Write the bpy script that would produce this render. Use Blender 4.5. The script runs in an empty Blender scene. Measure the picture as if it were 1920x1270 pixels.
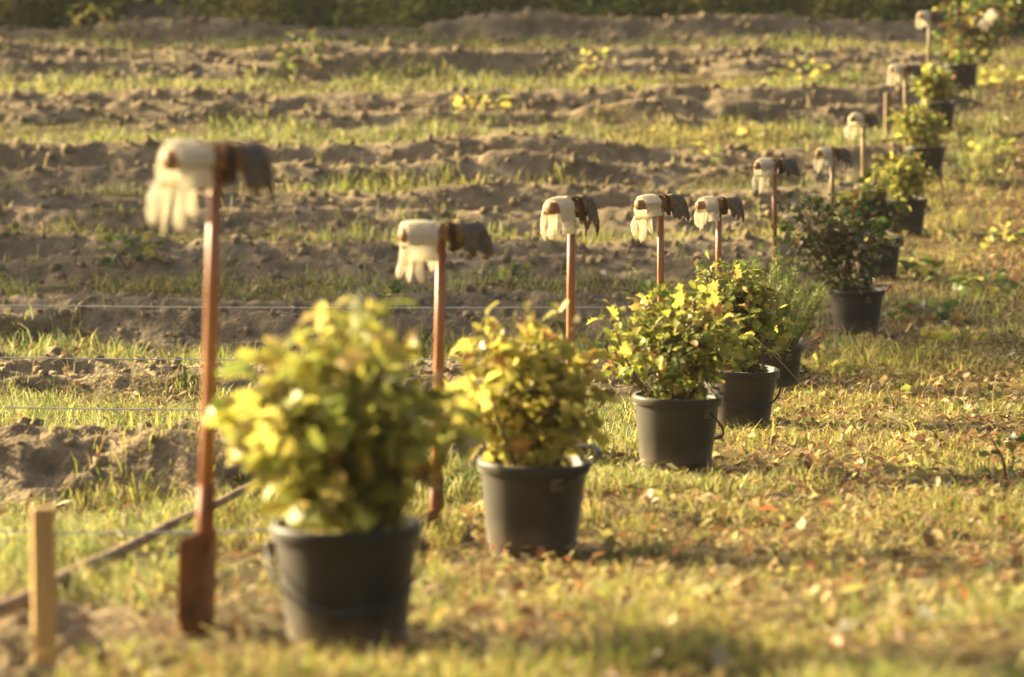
import bpy, bmesh, math, random
import numpy as np
from mathutils import Vector, Matrix, Quaternion

R = math.radians
rng = np.random.default_rng(7)
random.seed(7)
sc = bpy.context.scene
COL = sc.collection

# ------------------------------------------------------------------ camera
FPX = 7200.0                 # focal length in photo pixels (135 mm on 36 mm wide)
CAMZ = 2.3
PITCH = math.atan(735 / FPX)
cam_d = bpy.data.cameras.new('camera')
cam = bpy.data.objects.new('camera', cam_d)
COL.objects.link(cam)
cam_d.sensor_width = 36.0
cam_d.sensor_fit = 'HORIZONTAL'
cam_d.lens = 135.0
cam_d.clip_start = 0.1
cam_d.clip_end = 800
cam.location = (0, 0, CAMZ)
cam.rotation_euler = (R(90) - PITCH, 0, 0)
cam_d.dof.use_dof = True
cam_d.dof.focus_distance = 16.2
cam_d.dof.aperture_fstop = 3.3
cam_d.dof.aperture_blades = 9
sc.camera = cam

# ------------------------------------------------------------------ light
SUN_EL = R(21)
SUN_BACK = R(30)             # sun stands to the left, this far round behind the scene
to_sun = Vector((-math.cos(SUN_BACK) * math.cos(SUN_EL), math.sin(SUN_BACK) * math.cos(SUN_EL), math.sin(SUN_EL)))
w = bpy.data.worlds.new('World')
sc.world = w
w.use_nodes = True
nt = w.node_tree
bg = nt.nodes['Background']
sky = nt.nodes.new('ShaderNodeTexSky')
sky.sky_type = 'NISHITA'
sky.sun_disc = False
sky.sun_elevation = SUN_EL
sky.sun_rotation = math.atan2(to_sun.x, to_sun.y)
sky.air_density = 0.6
sky.dust_density = 8.0
sky.ozone_density = 0.0
nt.links.new(sky.outputs[0], bg.inputs[0])
bg.inputs[1].default_value = 0.066
sun_d = bpy.data.lights.new('sun', 'SUN')
sun_d.energy = 5.0
sun_d.angle = R(0.55)
sun_d.color = (1.0, 0.81, 0.46)
sun = bpy.data.objects.new('sun', sun_d)
COL.objects.link(sun)
sun.rotation_euler = to_sun.to_track_quat('Z', 'Y').to_euler()
sun.location = (-20, 20, 20)

vs = sc.view_settings
sc.display_settings.display_device = 'sRGB'
vs.view_transform = 'Standard'
vs.look = 'None'
vs.exposure = 1.90
vs.gamma = 1.0
vs.use_curve_mapping = False
sc.cycles.max_bounces = 6
sc.cycles.transmission_bounces = 4
sc.cycles.transparent_max_bounces = 4
sc.cycles.use_denoising = True

# ------------------------------------------------------------------ helpers
def P(px, py, d):
    """photo pixel at a depth (metres along the lens axis) -> world point"""
    a, b = (px - 960) / FPX, (635 - py) / FPX
    c, s = math.cos(PITCH), math.sin(PITCH)
    return Vector((d * a, d * (c + b * s), CAMZ + d * (-s + b * c)))


def hash2(ix, iy, seed):
    h = (ix.astype(np.int64) * 374761393 + iy.astype(np.int64) * 668265263 + seed * 974634777) & 0x7fffffff
    h = ((h ^ (h >> 13)) * 1274126177) & 0x7fffffff
    h = (h ^ (h >> 16)) & 0x7fffffff
    return (h % 1000003) / 1000003.0


def vnoise(x, y, seed=0):
    x = np.asarray(x, float); y = np.asarray(y, float)
    ix, iy = np.floor(x), np.floor(y)
    fx, fy = x - ix, y - iy
    fx = fx * fx * fx * (fx * (fx * 6 - 15) + 10); fy = fy * fy * fy * (fy * (fy * 6 - 15) + 10)
    a = hash2(ix, iy, seed); b = hash2(ix + 1, iy, seed)
    c = hash2(ix, iy + 1, seed); d = hash2(ix + 1, iy + 1, seed)
    return (a + (b - a) * fx) * (1 - fy) + (c + (d - c) * fx) * fy


def fbm(x, y, seed=0, octv=4, gain=0.5):
    t, amp, tot, f = 0.0, 1.0, 0.0, 1.0
    for i in range(octv):
        t = t + amp * vnoise(x * f + 17.3 * i, y * f - 9.1 * i, seed + i)
        tot += amp; amp *= gain; f *= 2.03
    return t / tot


def sstep(a, b, x):
    t = np.clip((x - a) / (b - a), 0, 1)
    return t * t * (3 - 2 * t)


def tag(o, label=None, cat=None, group=None, kind=None):
    if label: o['label'] = label
    if cat: o['category'] = cat
    if group: o['group'] = group
    if kind: o['kind'] = kind
    return o


def link(name, data, parent=None, loc=None):
    o = bpy.data.objects.new(name, data)
    COL.objects.link(o)
    if parent is not None: o.parent = parent
    if loc is not None: o.location = loc
    return o


def empty(name, loc, label, cat, group=None):
    o = link(name, None, None, loc)
    o.empty_display_size = 0.05
    return tag(o, label, cat, group)


def mesh_big(name, verts, quads=None, tris=None, mat=None, col=None, smooth=True):
    """mesh from numpy arrays"""
    me = bpy.data.meshes.new(name)
    me.vertices.add(len(verts))
    me.vertices.foreach_set('co', np.asarray(verts, np.float32).ravel())
    parts, sizes = [], []
    if quads is not None and len(quads):
        parts.append(np.asarray(quads, np.int32).ravel()); sizes.append(np.full(len(quads), 4, np.int32))
    if tris is not None and len(tris):
        parts.append(np.asarray(tris, np.int32).ravel()); sizes.append(np.full(len(tris), 3, np.int32))
    idx = np.concatenate(parts); sz = np.concatenate(sizes)
    me.loops.add(len(idx)); me.loops.foreach_set('vertex_index', idx)
    me.polygons.add(len(sz))
    st = np.zeros(len(sz), np.int32); st[1:] = np.cumsum(sz)[:-1]
    me.polygons.foreach_set('loop_start', st)
    if smooth: me.polygons.foreach_set('use_smooth', np.ones(len(sz), bool))
    if col is not None:
        a = me.color_attributes.new('Col', 'FLOAT_COLOR', 'POINT')
        c4 = np.ones((len(verts), 4), np.float32); c4[:, :col.shape[1]] = col
        a.data.foreach_set('color', c4.ravel())
    me.update(calc_edges=True)
    me.validate()
    if mat: me.materials.append(mat)
    return me


def mesh_small(name, verts, faces, mat, smooth=True):
    me = bpy.data.meshes.new(name)
    me.from_pydata([tuple(v) for v in verts], [], faces)
    if smooth:
        for p in me.polygons: p.use_smooth = True
    me.update()
    if mat: me.materials.append(mat)
    return me


class MB:
    def __init__(s): s.v, s.f = [], []
    def add(s, v, f):
        n = len(s.v); s.v += [Vector(q) for q in v]; s.f += [[n + i for i in q] for q in f]
    def tube(s, pts, rad, n=8, cap=True, squash=1.0):
        pts = [Vector(p) for p in pts]
        if not hasattr(rad, '__len__'): rad = [rad] * len(pts)
        v, f = [], []
        t0 = (pts[1] - pts[0]).normalized()
        ref = Vector((0, 0, 1)) if abs(t0.z) < .9 else Vector((1, 0, 0))
        x = t0.cross(ref).normalized()
        for i, p in enumerate(pts):
            t = (pts[min(i + 1, len(pts) - 1)] - pts[max(i - 1, 0)]).normalized()
            x = (x - t * x.dot(t)).normalized(); y = t.cross(x)
            for k in range(n):
                a = 2 * math.pi * k / n
                v.append(p + x * math.cos(a) * rad[i] + y * math.sin(a) * rad[i] * squash)
        for i in range(len(pts) - 1):
            for k in range(n):
                f.append([i * n + k, i * n + (k + 1) % n, (i + 1) * n + (k + 1) % n, (i + 1) * n + k])
        if cap:
            f.append(list(range(n))[::-1]); f.append([(len(pts) - 1) * n + k for k in range(n)])
        s.add(v, f)
    def lathe(s, prof, n=32):
        v, f = [], []
        for r, z in prof:
            for k in range(n):
                a = 2 * math.pi * k / n
                v.append((r * math.cos(a), r * math.sin(a), z))
        for i in range(len(prof) - 1):
            for k in range(n):
                f.append([i * n + k, i * n + (k + 1) % n, (i + 1) * n + (k + 1) % n, (i + 1) * n + k])
        s.add(v, f)
    def mesh(s, name, mat, smooth=True): return mesh_small(name, s.v, s.f, mat, smooth)


# ------------------------------------------------------------------ materials
def mat_new(name):
    m = bpy.data.materials.new(name); m.use_nodes = True
    return m, m.node_tree, m.node_tree.nodes['Principled BSDF']


def N(nt, t, **kw):
    n = nt.nodes.new(t)
    for k, v in kw.items(): setattr(n, k, v)
    return n


def ramp(nt, stops):
    n = nt.nodes.new('ShaderNodeValToRGB')
    el = n.color_ramp.elements
    while len(el) < len(stops): el.new(0.5)
    for e, (p, c) in zip(el, stops):
        e.position = p; e.color = (*c, 1)
    return n


def noise_mat(name, stops, scale=20, rough=.6, bump=.2, detail=6, stretch=(1, 1, 1), spec=.4, dist=.01):
    m, nt, b = mat_new(name)
    tc = N(nt, 'ShaderNodeTexCoord'); mp = N(nt, 'ShaderNodeMapping')
    mp.inputs['Scale'].default_value = stretch
    nz = N(nt, 'ShaderNodeTexNoise'); nz.inputs['Scale'].default_value = scale; nz.inputs['Detail'].default_value = detail
    rp = ramp(nt, stops)
    L = nt.links.new
    L(tc.outputs['Object'], mp.inputs[0]); L(mp.outputs[0], nz.inputs['Vector']); L(nz.outputs['Fac'], rp.inputs[0])
    L(rp.outputs[0], b.inputs['Base Color'])
    b.inputs['Roughness'].default_value = rough; b.inputs['Specular IOR Level'].default_value = spec
    bp = N(nt, 'ShaderNodeBump'); bp.inputs['Strength'].default_value = bump; bp.inputs['Distance'].default_value = dist
    L(nz.outputs['Fac'], bp.inputs['Height']); L(bp.outputs[0], b.inputs['Normal'])
    return m


def leafy(name, stops=None, attr=False, trans=.5, rough=.45, vary=.35, spec=.4):
    """diffuse + translucent leaf; colour from each object's random number, or from the vertex colour"""
    m, nt, b = mat_new(name)
    L = nt.links.new
    if attr:
        a = N(nt, 'ShaderNodeVertexColor', layer_name='Col'); c = a.outputs[0]
    else:
        oi = N(nt, 'ShaderNodeObjectInfo'); rp = ramp(nt, stops)
        tc = N(nt, 'ShaderNodeTexCoord'); nz = N(nt, 'ShaderNodeTexNoise')
        nz.inputs['Scale'].default_value = 28; nz.inputs['Detail'].default_value = 4
        L(tc.outputs['Object'], nz.inputs['Vector'])
        ma = N(nt, 'ShaderNodeMath', operation='MULTIPLY_ADD')
        sb = N(nt, 'ShaderNodeMath', operation='SUBTRACT'); sb.inputs[1].default_value = .5
        L(nz.outputs['Fac'], sb.inputs[0]); L(sb.outputs[0], ma.inputs[0])
        ma.inputs[1].default_value = vary; L(oi.outputs['Random'], ma.inputs[2])
        L(ma.outputs[0], rp.inputs[0]); c = rp.outputs[0]
    L(c, b.inputs['Base Color'])
    b.inputs['Roughness'].default_value = rough
    b.inputs['Specular IOR Level'].default_value = spec
    tr = N(nt, 'ShaderNodeBsdfTranslucent')
    hs = N(nt, 'ShaderNodeHueSaturation'); hs.inputs['Saturation'].default_value = .95; hs.inputs['Value'].default_value = 1.38
    L(c, hs.inputs['Color']); L(hs.outputs[0], tr.inputs['Color'])
    mx = N(nt, 'ShaderNodeMixShader'); mx.inputs[0].default_value = trans
    L(b.outputs[0], mx.inputs[1]); L(tr.outputs[0], mx.inputs[2])
    L(mx.outputs[0], nt.nodes['Material Output'].inputs['Surface'])
    return m


M = {}
M['leaf_yellow'] = leafy('oak_leaf_yellow', [(0, (.12, .16, .028)), (.25, (.27, .29, .045)), (.5, (.43, .40, .06)), (.8, (.58, .49, .085)), (.93, (.62, .50, .16)), (.98, (.46, .22, .05)), (1, (.25, .12, .04))])
M['leaf_gold'] = leafy('oak_leaf_gold', [(0, (.24, .24, .04)), (.25, (.42, .38, .055)), (.5, (.56, .46, .07)), (.85, (.64, .52, .11)), (.95, (.50, .28, .07)), (1, (.25, .11, .03))])
M['leaf_mixed'] = leafy('oak_leaf_mixed', [(0, (.09, .14, .025)), (.3, (.22, .27, .04)), (.55, (.40, .40, .055)), (.80, (.58, .48, .07)), (.93, (.58, .46, .12)), (.98, (.42, .19, .05)), (1, (.18, .08, .03))])
M['leaf_green'] = leafy('oak_leaf_green', [(0, (.05, .09, .02)), (.35, (.12, .18, .03)), (.65, (.25, .29, .045)), (.85, (.46, .40, .07)), (.94, (.36, .17, .05)), (1, (.14, .06, .03))])
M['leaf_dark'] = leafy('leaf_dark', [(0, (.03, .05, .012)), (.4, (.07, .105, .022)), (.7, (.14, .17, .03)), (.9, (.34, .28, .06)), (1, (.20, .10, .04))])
M['inner'] = leafy('inner_leaf', attr=True, trans=.35)
M['fallen'] = leafy('fallen_leaf', [(0, (.55, .42, .20)), (.3, (.50, .32, .11)), (.55, (.48, .19, .06)), (.75, (.62, .50, .16)), (.9, (.30, .11, .04)), (1, (.70, .62, .42))], trans=.35)
M['grass'] = leafy('grass_blade', attr=True, trans=.42, rough=.55, spec=.25)
M['litter'] = leafy('litter', attr=True, trans=.3, rough=.6, spec=.2)
M['foliage'] = leafy('bush_foliage', attr=True, trans=.4)
M['needle'] = leafy('pine_needle', attr=True, trans=.3)
M['bark'] = noise_mat('bark', [(.3, (.05, .035, .022)), (.7, (.16, .11, .07))], 14, .9, .8, stretch=(1, 1, .2))
M['twig'] = noise_mat('twig', [(.3, (.08, .045, .02)), (.7, (.17, .10, .05))], 60, .8, .3)
M['soil'] = noise_mat('soil_clod', [(.25, (.15, .11, .062)), (.55, (.26, .20, .115)), (.8, (.40, .31, .185))], 24, .95, .6, spec=.15)
M['rootsoil'] = noise_mat('root_soil', [(.3, (.02, .013, .009)), (.7, (.06, .04, .025))], 40, .95, .8, spec=.1)
M['wood'] = noise_mat('shaft_wood', [(.3, (.30, .105, .03)), (.6, (.42, .17, .05)), (.8, (.54, .26, .09))], 30, .42, .12, stretch=(3, 3, .25), spec=.5)
M['woodpale'] = noise_mat('shaft_pale_wood', [(.3, (.26, .17, .07)), (.6, (.38, .26, .11)), (.8, (.48, .36, .17))], 30, .5, .12, stretch=(3, 3, .25))
M['grip'] = noise_mat('grip_wood', [(.3, (.22, .10, .035)), (.7, (.42, .22, .09))], 25, .5, .15)
M['pine'] = noise_mat('stake_pine', [(.25, (.40, .24, .08)), (.6, (.55, .36, .13)), (.85, (.62, .45, .20))], 22, .65, .25, stretch=(4, 4, .35))
M['pole'] = noise_mat('peeled_pole', [(.3, (.16, .10, .05)), (.7, (.38, .26, .14))], 18, .75, .3, stretch=(.4, .4, 2))
M['rust'] = noise_mat('rusty_steel', [(.25, (.10, .04, .018)), (.5, (.22, .075, .025)), (.75, (.36, .13, .04))], 16, .6, .3)
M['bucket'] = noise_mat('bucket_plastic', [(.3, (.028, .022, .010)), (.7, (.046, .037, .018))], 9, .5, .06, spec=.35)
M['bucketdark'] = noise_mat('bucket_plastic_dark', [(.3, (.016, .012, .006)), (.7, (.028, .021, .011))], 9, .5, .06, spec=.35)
for k_ in ('bucket', 'bucketdark'):      # dusty plastic
    b_ = M[k_].node_tree.nodes['Principled BSDF']
    nt_ = M[k_].node_tree
    tc_ = N(nt_, 'ShaderNodeTexCoord'); sx_ = N(nt_, 'ShaderNodeSeparateXYZ'); nt_.links.new(tc_.outputs['Object'], sx_.inputs[0])
    mr_ = N(nt_, 'ShaderNodeMapRange'); mr_.inputs[1].default_value = .13; mr_.inputs[2].default_value = .0; nt_.links.new(sx_.outputs[2], mr_.inputs[0])
    nz_ = N(nt_, 'ShaderNodeTexNoise'); nz_.inputs['Scale'].default_value = 17; nz_.inputs['Detail'].default_value = 7; nt_.links.new(tc_.outputs['Object'], nz_.inputs['Vector'])
    oi_ = N(nt_, 'ShaderNodeObjectInfo'); va_ = N(nt_, 'ShaderNodeVectorMath', operation='ADD'); nt_.links.new(tc_.outputs['Object'], va_.inputs[0]); nt_.links.new(oi_.outputs['Random'], va_.inputs[1]); nt_.links.new(va_.outputs[0], nz_.inputs['Vector'])
    ad_ = N(nt_, 'ShaderNodeMath', operation='ADD'); nt_.links.new(mr_.outputs[0], ad_.inputs[0]); nt_.links.new(nz_.outputs['Fac'], ad_.inputs[1])
    m2_ = N(nt_, 'ShaderNodeMapRange'); m2_.inputs[1].default_value = .64; m2_.inputs[2].default_value = 1.1; m2_.inputs[4].default_value = .75; nt_.links.new(ad_.outputs[0], m2_.inputs[0])
    mx_ = N(nt_, 'ShaderNodeMix', data_type='RGBA'); old_ = b_.inputs['Base Color'].links[0].from_socket
    nt_.links.new(m2_.outputs[0], mx_.inputs[0]); nt_.links.new(old_, mx_.inputs[6]); mx_.inputs[7].default_value = (.13, .092, .055, 1)
    nt_.links.new(mx_.outputs[2], b_.inputs['Base Color'])
    b_.inputs['Sheen Weight'].default_value = .55
    b_.inputs['Sheen Roughness'].default_value = .35
    b_.inputs['Sheen Tint'].default_value = (1, .95, .82, 1)
M['bail'] = noise_mat('bail_plastic', [(.3, (.018, .016, .012)), (.7, (.03, .027, .02))], 30, .45, .05)
M['string'] = noise_mat('string', [(.3, (.62, .62, .58)), (.7, (.74, .74, .70))], 200, .6, .05)
M['straw'] = leafy('straw', [(0, (.40, .28, .12)), (1, (.62, .50, .26))], trans=.3)


def fabric(name, c0, c1, trans=.35):
    m, nt, b = mat_new(name)
    L = nt.links.new
    tc = N(nt, 'ShaderNodeTexCoord')
    wv = N(nt, 'ShaderNodeTexWave', wave_type='BANDS', bands_direction='X'); wv.inputs['Scale'].default_value = 160; wv.inputs['Distortion'].default_value = 1.5
    nz = N(nt, 'ShaderNodeTexNoise'); nz.inputs['Scale'].default_value = 35; nz.inputs['Detail'].default_value = 5
    rp = ramp(nt, [(.3, c0), (.7, c1)])
    L(tc.outputs['Object'], wv.inputs['Vector']); L(tc.outputs['Object'], nz.inputs['Vector']); L(nz.outputs['Fac'], rp.inputs[0])
    L(rp.outputs[0], b.inputs['Base Color']); b.inputs['Roughness'].default_value = .85; b.inputs['Specular IOR Level'].default_value = .2
    bp = N(nt, 'ShaderNodeBump'); bp.inputs['Strength'].default_value = .4; bp.inputs['Distance'].default_value = .002
    L(wv.outputs['Fac'], bp.inputs['Height'])
    n9 = N(nt, 'ShaderNodeTexNoise'); n9.inputs['Scale'].default_value = 26; n9.inputs['Detail'].default_value = 2; n9.inputs['Distortion'].default_value = 1.2
    L(tc.outputs['Object'], n9.inputs['Vector'])
    b2 = N(nt, 'ShaderNodeBump'); b2.inputs['Strength'].default_value = .8; b2.inputs['Distance'].default_value = .02
    L(n9.outputs['Fac'], b2.inputs['Height']); L(bp.outputs[0], b2.inputs['Normal']); L(b2.outputs[0], b.inputs['Normal'])
    tr = N(nt, 'ShaderNodeBsdfTranslucent'); L(rp.outputs[0], tr.inputs['Color'])
    mx = N(nt, 'ShaderNodeMixShader'); mx.inputs[0].default_value = trans
    L(b.outputs[0], mx.inputs[1]); L(tr.outputs[0], mx.inputs[2])
    L(mx.outputs[0], nt.nodes['Material Output'].inputs['Surface'])
    return m


M['cream'] = fabric('cream_cotton', (.80, .75, .60), (.88, .84, .72), .55)
M['greyfab'] = fabric('grey_coating', (.13, .10, .07), (.23, .19, .14), .05)
M['browncuff'] = fabric('brown_cuff', (.075, .045, .022), (.13, .08, .04), .1)
M['orangecuff'] = fabric('ochre_cuff', (.28, .155, .05), (.40, .24, .085), .2)

# ------------------------------------------------------------------ terrain
# bucket row: (centre px, base py, rim width px)
SW = [1 / (.0035 + .0012 * i) for i in range(11)]
POT = [(652, 1222), (996, 1044), (1266, 888), (1385, 812), (1447, 752), (1605, 636), (1645, 528), (1697, 448), (1735, 345), (1757, 255), (1804, 180)]
RIM = .32
depth = [FPX * RIM / s for s in SW]
kn = [P(960, y - 6, d) for (x, y), d in zip(POT, depth)]
ky = [-3, 2.0, 5.2] + [k.y for k in kn] + [39.2, 43.0, 52, 70, 300, 600]
zl = lambda y, d: P(960, y, d).z
kz = [CAMZ - 1.12, CAMZ - 1.18, CAMZ - 1.28] + [k.z for k in kn] + [zl(97, 39.2), zl(32, 43.0), zl(32, 43.0) + .6, zl(32, 43.) + 1.2, zl(32, 43.) + 5, zl(32, 43.) + 8]
ys = np.arange(-3, 80, .05)
gz = np.interp(ys, ky, kz)
ker = np.exp(-.5 * (np.arange(-60, 61) * .05 / 1.0) ** 2); ker /= ker.sum()
gz = np.convolve(np.pad(gz, 60, mode='edge'), ker, 'valid')


def base(y):
    y = np.asarray(y, float)
    return np.where(y < 79, np.interp(y, ys, gz), np.interp(y, ky, kz))


def spade_line(y):           # x of the line of spades
    return -.66 + (np.asarray(y, float) - 8.2) * .171


def ground_at(px, py):
    """where the ray of a photo pixel meets the smooth ground"""
    d = np.arange(5, 60, .02)
    a, b = (px - 960) / FPX, (635 - py) / FPX
    c, s = math.cos(PITCH), math.sin(PITCH)
    yy = d * (c + b * s); zz = CAMZ + d * (-s + b * c)
    k = np.argmax(zz < base(yy) + 0.0)
    return Vector((d[k] * a, yy[k], zz[k])), d[k]


# plough rows: centre of each double ridge (photo y near the frame's left side)
ROWS = [ground_at(300, y)[0].y for y in (1240, 905, 735, 615, 500, 412, 325, 215, 128, 62)]


PADS = [P(x, y - 6, d) for (x, y), d in zip(POT, depth)]


ROWW = [.80, .80, .82, .90, .86, .86, .88, .85, .85, .9]
ROWA = [.3, 1.45, .9, .95, .9, .9, 1.0, 1.05, 1.05, 1.0]


def field(x, y):
    """height above base, soil mask (0 grass .. 1 bare), for arrays"""
    x = np.asarray(x, float); y = np.asarray(y, float)
    yy = y + .13 * (fbm(x * .35, y * .35, 3, 3) - .5) * 2 + .14 * (vnoise(x * 1.3, y * 1.3, 8) - .5)
    end = spade_line(y) + .12 + .5 * (vnoise(x * .8, y * .8, 31) - .5)
    inf = 1 - sstep(-.5, .25, x - end)
    h = np.zeros_like(yy); soil = np.zeros_like(yy)
    lump = fbm(x * 1.1, y * 1.6, 11, 4)
    lump2 = fbm(x * 3.6, y * 4.6, 12, 4)
    for i, yr in enumerate(ROWS):
        t = yy - yr
        amp = (.15 + .16 * (vnoise(x * .55, y * 0 + i * 5.1, 40) - .4)) * ROWA[i]
        g = np.exp(-((t - .55) / .24) ** 2) * (.75 + .6 * (vnoise(x * .7, 0 * x + i, 41) - .3)) + np.exp(-((t + .55) / .24) ** 2) * (.75 + .6 * (vnoise(x * .8, 0 * x + i, 43) - .3))
        h = h + amp * g - .07 * np.exp(-(t / .3) ** 2)
        soil = np.maximum(soil, 1 - sstep(ROWW[i] - .12, ROWW[i] + .18, np.abs(t) + .5 * (lump2 - .5) + .9 * (fbm(x * 1.7 + 9, y * 1.7, 66, 3) - .5)))
    soil = soil * inf * sstep(.16, .30, lump + .06)
    rough = (lump - .5) * .08 + (.5 - np.abs(lump2 - .5) * 4) * .03 + (lump2 - .5) * .07 + (np.abs(fbm(x * 9, y * 11, 15, 3) - .5) * -2 + .35) * .030 + (fbm(x * 19, y * 23, 19, 2) - .5) * .022
    h = h * inf + rough * soil
    far = sstep(37.2, 38.6, y) * sstep(44.5, 42, y) * .7
    soil = np.maximum(soil, far * sstep(.42, .55, fbm(x * .5, y * .7, 77, 3)))
    grass_und = (fbm(x * .9, y * .9, 21, 4) - .5) * .08 + (fbm(x * 3.2, y * 3.2, 22, 3) - .5) * .075
    h = h + grass_und * (1 - soil)
    b0 = base(y)
    for p in PADS:           # the ground is trodden flat where each bucket stands
        k = np.exp(-(((x - p.x) ** 2 + (y - p.y) ** 2) / .5 ** 2) ** 2)
        h = h * (1 - k) + (p.z - b0) * k
        soil = soil * (1 - k)
    return h, np.clip(soil, 0, 1)


def hz(x, y):
    h, s = field(np.array([x]), np.array([y]))
    return float(base(y) + h[0])


def build_ground():
    yv = np.concatenate([np.arange(-3, 5.5, .5), np.arange(5.5, 19, .03), np.arange(19, 43, .038), np.arange(43, 60, .6), np.arange(60, 120, 4), np.arange(120, 601, 30)])
    u = np.linspace(-1, 1, 330)
    out = np.array([1.15, 1.4, 1.8, 2.5, 4])
    u = np.concatenate([-out[::-1], u, out])
    Y, U = np.meshgrid(yv, u, indexing='ij')
    X = U * (1.0 + .165 * np.clip(Y, 0, 60) + np.clip(Y - 60, 0, None) * .3)
    h, s = field(X.ravel(), Y.ravel())
    edge = (np.abs(U.ravel()) < 1.6)
    V = np.stack([X.ravel(), Y.ravel(), base(Y.ravel()) + h], 1)
    ny, nx = X.shape
    i = (np.arange(ny - 1)[:, None] * nx + np.arange(nx - 1)[None]).ravel()
    quads = np.stack([i, i + 1, i + nx + 1, i + nx], 1)
    col = np.zeros((len(V), 3), np.float32); col[:, 0] = s
    m, nt, b = mat_new('ground_soil_and_thatch')
    L = nt.links.new
    a = N(nt, 'ShaderNodeVertexColor', layer_name='Col')
    sp = N(nt, 'ShaderNodeSeparateColor'); L(a.outputs[0], sp.inputs[0])
    tc = N(nt, 'ShaderNodeTexCoord')
    n1 = N(nt, 'ShaderNodeTexNoise'); n1.inputs['Scale'].default_value = 2.2; n1.inputs['Detail'].default_value = 9; n1.inputs['Roughness'].default_value = .7
    n2 = N(nt, 'ShaderNodeTexNoise'); n2.inputs['Scale'].default_value = 38; n2.inputs['Detail'].default_value = 6
    n3 = N(nt, 'ShaderNodeTexNoise'); n3.inputs['Scale'].default_value = 9; n3.inputs['Detail'].default_value = 8
    for n in (n1, n2, n3): L(tc.outputs['Object'], n.inputs['Vector'])
    r1 = ramp(nt, [(.30, (.125, .092, .052)), (.5, (.255, .192, .110)), (.70, (.41, .32, .19))])
    r2 = ramp(nt, [(.3, (.055, .038, .018)), (.5, (.10, .075, .032)), (.7, (.18, .13, .055))])
    L(n1.outputs['Fac'], r1.inputs[0]); L(n3.outputs['Fac'], r2.inputs[0])
    mx = N(nt, 'ShaderNodeMix', data_type='RGBA')
    L(sp.outputs[0], mx.inputs[0]); L(r2.outputs[0], mx.inputs[6]); L(r1.outputs[0], mx.inputs[7])
    L(mx.outputs[2], b.inputs['Base Color'])
    b.inputs['Roughness'].default_value = .95; b.inputs['Specular IOR Level'].default_value = .15
    ad = N(nt, 'ShaderNodeMath', operation='ADD'); L(n2.outputs['Fac'], ad.inputs[0]); L(n3.outputs['Fac'], ad.inputs[1])
    bp = N(nt, 'ShaderNodeBump'); bp.inputs['Strength'].default_value = .9; bp.inputs['Distance'].default_value = .03
    L(ad.outputs[0], bp.inputs['Height']); L(bp.outputs[0], b.inputs['Normal'])
    o = link('ground', mesh_big('ground', V, quads, None, m, col))
    tag(o, 'clearing floor with ploughed brown rows and dry yellow grass', None, None, 'structure')


build_ground()


# ------------------------------------------------------------------ scatter: grass, litter, clods
def frustum_points(n, y0, y1, power=1.0, margin=1.2):
    y = y0 + (y1 - y0) * rng.random(n) ** power
    keep = rng.random(n) < (.16 * y * margin + .5) / (.16 * y1 * margin + .5)
    y = y[keep]
    x = (rng.random(len(y)) * 2 - 1) * (.137 * y * margin + .3)
    return x, y


def pick_palette(pal, wts, n):
    k = rng.choice(len(pal), n, p=np.array(wts) / sum(wts))
    c = np.array(pal)[k]
    return c * (.55 + .75 * rng.random((n, 1)))


STRAW = (.47, .37, .12); YEL = (.42, .38, .065); YG = (.26, .29, .045); GRN = (.11, .16, .03); BRN = (.22, .14, .05); PALE = (.56, .50, .24); SAGE = (.34, .37, .16)


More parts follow.
